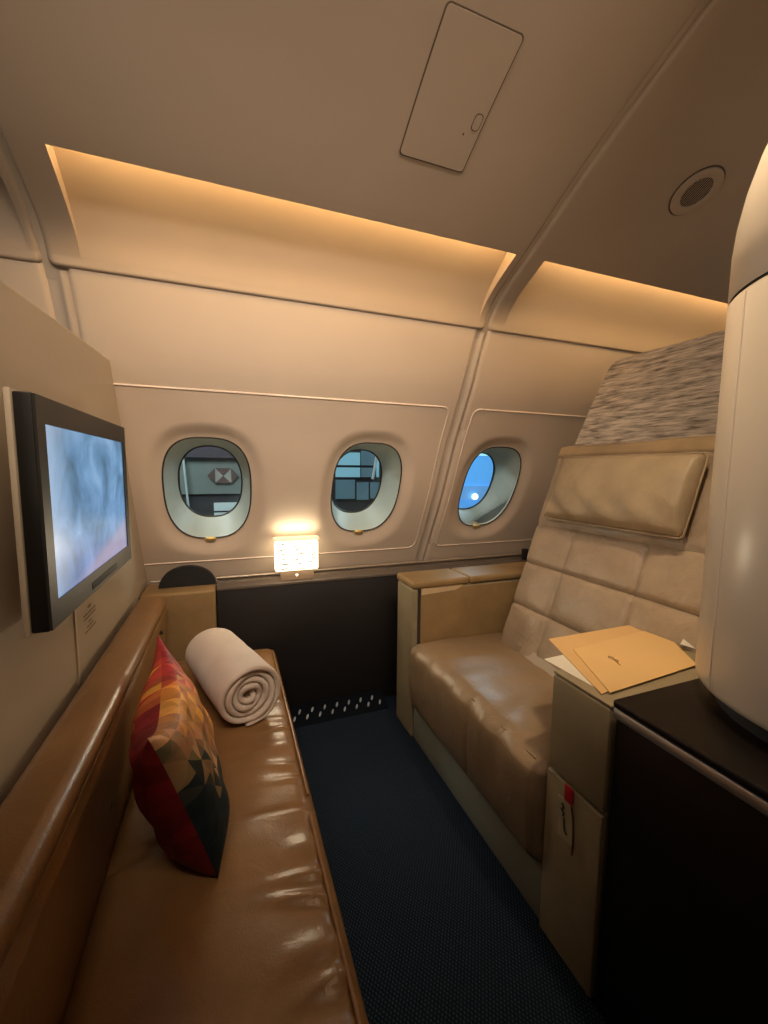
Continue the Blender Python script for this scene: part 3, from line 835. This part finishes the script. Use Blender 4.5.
# reclined back: local a = along Y, b = height up the slope (z), c = normal to the cushion
K = .34; nl = math.sqrt(1 + K * K)
def BT(p): # p = (c outward, y, z')
    c, y, z = p
    return (1.14 + (z - .47) * K - c / nl, y, z + c * K / nl)
def qdisp(p, nn):
    c, y, z = p
    if nn.x < .05: return (0, 0, 0)
    q = 0
    for z0 in (.655, .835, 1.010): q += -.011 * g(z - z0, .007)
    if z < 1.012:
        for y0 in (.957, 1.28): q += -.011 * g(y - y0, .007) * sstep(1.014, .995, z)
    # pillowing of each quilt field
    zs = [.45, .655, .835, 1.01, 1.36]; ys = [.68, .957, 1.28, 1.505] if z < 1.01 else [.68, 1.505]
    zi = next((i for i in range(4) if zs[i] <= z <= zs[i + 1]), 0); yi = next((i for i in range(len(ys) - 1) if ys[i] <= y <= ys[i + 1]), 0)
    a = (z - zs[zi]) / (zs[zi + 1] - zs[zi]); b = (y - ys[yi]) / (ys[yi + 1] - ys[yi])
    q += .011 * (4 * max(0, a * (1 - a))) ** .6 * (4 * max(0, b * (1 - b))) ** .6
    q += .0025 * math.sin(31 * y + 11 * z) * math.sin(23 * z - 7 * y)
    return (q * nn.x, 0, 0)
softo('backrest', M['seat'], seat, (-.09, .66, .44), (.008, 1.508, 1.368), .03, (3, 70, 76), 5, qdisp, BT)
softo('headrest_band', M['camel'], seat, (-.075, .64, 1.305), (.020, 1.492, 1.356), .016, (2, 20, 4), 4, lambda p, nn: (.004 * g(p.y - 1.08, .004) * -1 if nn.x > .1 else 0, 0, (.008 if p.y < 1.05 else 0) * max(0, nn.z)), BT)
def hdisp(p, nn):
    c, y, z = p
    v = (y - .795) / .61; w = (z - 1.035) / .27
    if nn.x > .05:
        q = .050 * (max(0, 1 - abs(2 * v - 1) ** 3.5) * max(0, 1 - abs(2 * w - 1) ** 2.2)) ** .7 - .008
        q += .0035 * math.sin(40 * y + 3 * math.sin(20 * z)) * sstep(1.30, 1.06, z)
        return (q * nn.x, 0, 0)
    return (0, 0, 0)
hp = softo('headrest_pillow', M['headrest'], seat, (.028, .833, 1.035), (.072, 1.415, 1.288), .022, (3, 46, 26), 5, hdisp, BT)
bm = bmesh.new(); tube(bm, [BT((.052, y, z)) for y, z in fill(rrect(.829, 1.419, 1.031, 1.292, .014), .03)], .0032, 6, True); finish('piping', bm, M['headrest'], hp, 60)
# streaked shell behind the headrest
KS = .31
def ST(p):
    c, y, z = p
    return (1.60 + (z - 1.36) * KS + c, y, z)
poly = [(.55, 1.20), (1.62, 1.20), (1.588, 1.378), (1.558, 1.56), (1.532, 1.66)] + [(1.455 + .066 * math.cos(t), 1.71 + .062 * math.sin(t)) for t in (PI / 2 * i / 8 for i in range(9))] + [(.55, 1.773)]
bm = bmesh.new(); n = len(poly)
vs = [ST((0, y, z)) for y, z in poly] + [ST((.05, y, z)) for y, z in poly]
add_bm(bm, vs, [tuple(range(n))[::-1], tuple(range(n, 2 * n))] + [(i, (i + 1) % n, n + (i + 1) % n, n + i) for i in range(n)])
sh = finish('seat_shell', bm, M['weave'], seat, 20)
boxo('shell_support', M['beige_pale'], seat, 1.52, 1.60, .64, 1.50, 0., 1.21, bev=.01)
# far armrest
ar = softo('armrest', M['beige_pale'], seat, (.762, 1.638, 0.), (1.78, 1.822, .712), .012, (8, 3, 6), 3)
softo('armrest_pad', M['beige_leather'], ar, (.757, 1.630, .712), (1.055, 1.828, .747), .014, (8, 4, 1), 4)
softo('armrest_pad', M['beige_leather'], ar, (1.058, 1.630, .712), (1.78, 1.828, .747), .014, (8, 4, 1), 4)
boxo('side_panel', M['beige_leather'], ar, .800, 1.74, 1.6325, 1.640, .30, .703, bev=.003)
boxo('panel_gap', M['gasket'], ar, .786, .800, 1.6345, 1.640, .30, .712)
bm = bmesh.new(); prism(bm, [(.802, .684), (.980, .692), (1.020, .712), (.802, .712)], 1, 1.6305, 1.640)
hd = finish('pull_strip', bm, M['pull'], ar, 20)
# seat belt at the crease
bm = bmesh.new()
pts = [(1.150, 1.395, .487), (1.142, 1.34, .482), (1.128, 1.25, .478), (1.116, 1.13, .476), (1.10, 1.0, .474)]
n = len(pts); vs = [(p[0] + dx, p[1], p[2] + dz) for dx, dz in ((-.012, .002), (.014, .034), (.018, .030), (-.008, -.002)) for p in pts]
add_bm(bm, vs, [(r * n + i, r * n + i + 1, ((r + 1) % 4) * n + i + 1, ((r + 1) % 4) * n + i) for r in range(4) for i in range(n - 1)] + [(0, n, 2 * n, 3 * n), (n - 1, 4 * n - 1, 3 * n - 1, 2 * n - 1)])
bl = finish('seat_belt', bm, M['belt'], seat, 30)
boxo('belt_slide', M['rail'], bl, 1.130, 1.165, 1.352, 1.372, .480, .517, bev=.003)

# near armrest cabinet with its ajar door
cab = empty('armrest_cabinet', (1.1, .7, 0), 'tall beige leather armrest cabinet at the near end of the seat', 'armrest cabinet')
boxo('body', M['beige_pale'], cab, .776, 1.45, .613, .781, 0., .738, bev=.006)
boxo('top_panel', M['beige_pale'], cab, .760, .778, .612, .781, .487, .735, bev=.006)
boxo('door', M['beige_pale'], cab, .758, .775, .612, .783, .012, .479, bev=.006)
boxo('armrest_top', M['beige_pale'], cab, .763, 1.45, .612, .782, .736, .743, bev=.003)
boxo('side_leaf', M['dark_wood'], cab, .93, 1.36, .70, .875, .728, .7425, bev=.003)

tg = empty('luggage_tag', (.757, .70, .40), 'small tag with red ribbon hanging from the armrest cabinet door', 'tag')
bm = bmesh.new(); box(bm, .7525, .7575, .690, .716, .443, .485, bev=.0015); finish('red_ribbon', bm, M['red'], tg)
bm = bmesh.new(); prism(bm, [(.690, .446), (.738, .437), (.732, .335), (.686, .340)], 0, .7545, .7565); cd = finish('card', bm, M['tag_card'], tg, 0)
bm = bmesh.new()
for pts in ([(.722, .428), (.716, .420), (.722, .412), (.714, .404), (.718, .396)], [(.714, .392), (.712, .375), (.709, .362), (.702, .357)]):
    tube(bm, [(.7540, y, z) for y, z in pts], .0022, 6)
finish('handwriting', bm, M['ink_green'], cd, 60)
bm = bmesh.new(); tube(bm, [(.751, .690, .445), (.750, .683, .42), (.7505, .680, .39), (.751, .679, .355), (.7515, .681, .325)], .0028, 6); finish('cord', bm, M['cord'], tg, 60)

# envelopes, paper, card
def flat(name, mat, pts, z0, z1, label, cat, group=None, warp=None):
    bm = bmesh.new(); n = len(pts)
    add_bm(bm, [(x, y, z0 + (warp(x, y) if warp else 0)) for x, y in pts] + [(x, y, z1 + (warp(x, y) if warp else 0)) for x, y in pts], [tuple(range(n))[::-1], tuple(range(n, 2 * n))] + [(i, (i + 1) % n, n + (i + 1) % n, n + i) for i in range(n)])
    c = sum((Vector((x, y, z0)) for x, y in pts), Vector()) / n
    return tag(finish(name, bm, mat, None, 0, loc=c), label, cat, group)
flat('paper_sheet', M['paper'], [(.782, .838), (1.02, .850), (1.08, .690), (.792, .668)], .7435, .7447, 'white paper lying underneath the gold envelopes', 'paper')
flat('envelope', M['env2'], [(.886, .935), (1.283, .934), (1.160, .735), (.778, .650)], .7452, .7472, 'lower gold envelope, mostly covered by the other one', 'envelope', 'gold envelopes on the armrest cabinet')
ev = flat('envelope', M['env'], [(.896, .850), (1.292, .886), (1.130, .668), (.797, .645)], .7476, .7498, 'upper gold envelope with a small brown script mark', 'envelope', 'gold envelopes on the armrest cabinet')
bm = bmesh.new()
for pts in ([(.951, .783), (.957, .772), (.950, .764), (.953, .754), (.943, .748)], [(.945, .778), (.948, .762), (.941, .746), (.936, .734)]):
    tube(bm, [(x, y, .7500) for x, y in pts], .0016, 5)
finish('script_mark', bm, M['ink'], ev, 60)
flat('small_card', M['paper'], [(1.19, .752), (1.282, .790), (1.305, .764), (1.225, .722)], .7505, .7517, 'small white card behind the envelopes beside the pillar', 'card', warp=lambda x, y: max(0, y - .72) * .35)

# ------------------------------------------------------------------ dark cabinet and ivory pillar
dc = empty('dark_cabinet', (1.2, .1, 0), 'dark glossy side cabinet with chrome edge in the near right corner', 'cabinet')
boxo('body', M['dark_wood'], dc, .770, 1.9, -.55, .604, 0., .722, bev=.002)
boxo('edge_strip', M['chrome'], dc, .7605, 1.9, -.555, .606, .722, .745, bev=.004)
boxo('cabinet_top', M['dark_wood'], dc, .759, 1.9, -.556, .6075, .745, .763, bev=.006, seg=3)
pl = empty('wardrobe_pillar', (1.12, .36, .763), 'tall ivory rounded pillar standing on the dark cabinet', 'pillar')
px, py, pr = 1.128, .36, .268
bm = bmesh.new(); lathe(bm, [(.001, .7635), (.235, .7635), (.235, .81)], px, py); finish('plinth', bm, M['black'], pl, 40)
bm = bmesh.new(); lathe(bm, [(.001, .798), (pr - .012, .798), (pr - .004, .803), (pr, .815), (pr, 1.588), (pr - .003, 1.592)], px, py, 96); finish('lower_drum', bm, M['pillar'], pl, 40)
bm = bmesh.new(); lathe(bm, [(pr - .006, 1.590), (pr - .006, 1.604)], px, py, 96); finish('seam', bm, M['gasket'], pl, 40)
bm = bmesh.new(); lathe(bm, [(pr - .003, 1.598), (pr, 1.602), (pr, 1.69), (pr - .004, 1.74), (pr - .014, 1.80), (pr - .030, 1.86), (pr - .055, 1.93), (pr - .085, 2.01), (pr - .11, 2.10), (pr - .12, 2.30), (pr - .12, 2.46)], px, py, 96); finish('upper_drum', bm, M['pillar'], pl, 40)
# edge of the sliding door
an = math.atan2(.55 - py, 1.0 - px)
ad = math.radians(146)
bm = bmesh.new(); tube(bm, [(px + (pr + .0005) * math.cos(ad), py + (pr + .0005) * math.sin(ad), .815 + (1.585 - .815) * i / 6) for i in range(7)], .0016, 6); finish('door_edge', bm, M['bead'], pl, 60)
boxo('wall_bracket', M['black'], None, 1.70, 1.735, 2.03, 2.06, .6965, .765, bev=.004, loc=(1.717, 2.045, .6965)); tag(bpy.data.objects['wall_bracket'], 'small black bracket on the console ledge beside the seat back', 'bracket')

# ------------------------------------------------------------------ outside the windows
def slab(name, mat, parent, x0, x1, y, z0, z1, th=.05): return boxo(name, mat, parent, x0, x1, y, y + th, z0, z1)
M['jb'] = plain('jet_bridge_panel', (.20, .24, .22), .6, var=.05)
M['jb_dark'] = plain('jet_bridge_dark', (.035, .038, .045), .7)
M['jb_top'] = plain('jet_bridge_roof', (.075, .06, .075), .7)
M['jb_red'] = plain('emblem_red', (.12, .075, .07), .6)
M['jb_white'] = plain('emblem_white', (.36, .36, .33), .6)
M['pole'] = plain('pale_pole', (.55, .60, .58), .5)
M['lit_grey'] = emit('lit_window_grey', (.45, .55, .56), .35)
M['lit_white'] = emit('lit_lamp_white', (.8, .95, 1.), 2.5)
M['tw_blue'] = emit('terminal_blue_glass', (.20, .42, .52), .55)
M['tw_dim'] = emit('terminal_dim_glass', (.08, .15, .19), .45)
M['tw_bright'] = emit('terminal_bright_glass', (.10, .36, .80), 1.0)
M['tw_far'] = emit('terminal_far_blue', (.12, .32, .66), .9)
M['tw_cyan'] = emit('terminal_cyan', (.40, .80, .90), 1.1)
jb = empty('jet_bridge', (-.3, 6, -2), 'grey jet bridge with hexagon emblem seen through the left window', 'jet bridge')
slab('wall_panel', M['jb'], jb, -.62, 1.25, 6.0, .90, 1.385)
slab('roof', M['jb_top'], jb, -.9, 1.4, 5.95, 1.387, 2.2)
slab('lower_wall', M['jb_dark'], jb, -.9, 1.4, 6.02, -2., .90)
slab('side_return', M['jb_dark'], jb, -.9, -.60, 6.0, .902, 1.385)
bm = bmesh.new(); tube(bm, [(-.548, 5.93, 1.40), (-.505, 5.93, .70)], .014, 8); finish('pole', bm, M['pole'], jb, 60)
em = boxo('emblem_board', M['jb_white'], jb, -.171, .031, 5.985, 5.998, 1.047, 1.250)
def tri(nm, pts):
    bm = bmesh.new(); prism(bm, pts, 1, 5.980, 5.9845); return finish(nm, bm, M['jb_red'], jb, 0)
cx, cz = -.07, 1.1485
tri('emblem_triangle', [(-.171, 1.250), (.031, 1.250), (cx, cz)]); tri('emblem_triangle', [(-.171, 1.047), (.031, 1.047), (cx, cz)])
tri('emblem_triangle', [(-.171, 1.047), (-.171, 1.250), (-.268, cz)]); tri('emblem_triangle', [(.031, 1.047), (.031, 1.250), (.128, cz)])
slab('lit_window', M['lit_grey'], jb, -.20, .22, 5.99, .67, .78, .02); slab('lit_window', M['lit_grey'], jb, -.20, .24, 5.99, .56, .645, .02)
bm = bmesh.new(); bmesh.ops.create_uvsphere(bm, u_segments=12, v_segments=8, radius=.04, matrix=Matrix.Translation((.15, 5.95, .80))); finish('lamp_head', bm, M['lit_white'], jb, 60)
tb = empty('terminal_building', (2.6, 6, -2), 'blue-lit terminal glass facade seen through the middle and right windows', 'building')
slab('frame_wall', M['jb_dark'], tb, 1.42, 3.1, 6.05, -2., 2.2)
for (nm, mt, a) in (('glass_pane', 'tw_blue', (1.5, 1.88, 1.31, 1.50)), ('glass_pane', 'tw_dim', (1.90, 2.12, 1.31, 1.55)), ('glass_pane', 'tw_blue', (1.5, 1.88, 1.13, 1.275)), ('glass_pane', 'tw_dim', (1.90, 2.12, 1.13, 1.275)),
                    ('glass_pane', 'tw_dim', (1.5, 1.80, .80, 1.09)), ('glass_pane', 'tw_dim', (1.83, 2.02, .78, 1.05)), ('glass_pane', 'tw_dim', (2.05, 2.2, .80, 1.05)), ('glass_pane', 'tw_blue', (2.15, 2.19, 1.13, 1.55))):
    slab(nm, M[mt], tb, *a[:2], 6.02, *a[2:], .02)
bm = bmesh.new(); tube(bm, [(2.17, 5.95, 1.7), (2.06, 5.95, 1.10)], .022, 8); finish('strut', bm, M['pole'], tb, 60)
slab('bright_glass', M['tw_bright'], tb, 3.3, 5.2, 6.1, .2, 1.60, .02); slab('lit_fascia', M['tw_cyan'], tb, 3.3, 5.2, 6.08, 1.50, 1.60, .02)
bm = bmesh.new(); bmesh.ops.create_uvsphere(bm, u_segments=12, v_segments=8, radius=.055, matrix=Matrix.Translation((3.93, 6.0, .80))); finish('floodlight', bm, M['lit_white'], tb, 60)
slab('far_wall', M['tw_far'], tb, 3.3, 5.2, 6.06, .74, .98, .02)

# ------------------------------------------------------------------ lights
def area(name, loc, target, sx, sy, power, color, spread=None):
    l = bpy.data.lights.new(name, 'AREA'); l.shape = 'RECTANGLE'; l.size = sx; l.size_y = sy; l.energy = power; l.color = color
    if spread: l.spread = math.radians(spread)
    o = bpy.data.objects.new(name, l); col.objects.link(o); o.location = loc
    o.rotation_euler = (Vector(target) - Vector(loc)).to_track_quat('-Z', 'Y').to_euler(); return o
area('upper_cabin_fill', (.4, -1.1, 1.55), (.5, 2.0, 2.25), 2.4, .5, 2.0, (1., .80, .58), 90)  # added fill that lifts the ceiling and upper wall, not a cabin fixture
area('window_wall_fill', (.1, .15, 2.42), (.25, 2.0, .95), 1.3, .12, 7.6, (1., .80, .62), 80)  # unseen fill added to brighten the window wall
area('lamp_top_glow', (.306, 2.02, .918), (.306, 2.03, 1.2), .19, .03, .28, (1., .86, .60))
area('lamp_front_glow', (.306, 2.008, .922), (.306, 1.5, .80), .19, .018, 1.7, (1., .86, .60))
area('reading_light', (.85, .55, 2.25), (1.05, .8, .74), .08, .08, 2.0, (1., .74, .46), 70)
area('seat_shell_fill', (-1.3, .2, 2.15), (1.6, 1.15, 1.35), 1.2, .3, 3.2, (1., .82, .64), 80)  # added fill from the left for the seat shell and back
area('right_ceiling_fill', (2.62, .3, 1.55), (1.5, .9, 2.25), .5, .2, 3.0, (1., .78, .56))  # added fill for the darker right part of the ceiling
area('apron_floodlight', (4.0, 5.4, 3.5), (.3, 2.2, 1.1), 2.2, 2.2, 190, (.60, .84, 1.))
area('jet_bridge_fill', (-1.5, 4.2, 4.0), (0, 6, 1.1), 1.5, 1.5, 180, (.85, .95, 1.))  # extra fill added so the jet bridge reads at night
w = bpy.data.worlds.new('night'); sc.world = w; w.use_nodes = True
w.node_tree.nodes['Background'].inputs[0].default_value = (.012, .018, .03, 1); w.node_tree.nodes['Background'].inputs[1].default_value = 1
sc.view_settings.view_transform = 'Standard'; sc.view_settings.look = 'None'; sc.view_settings.exposure = 0
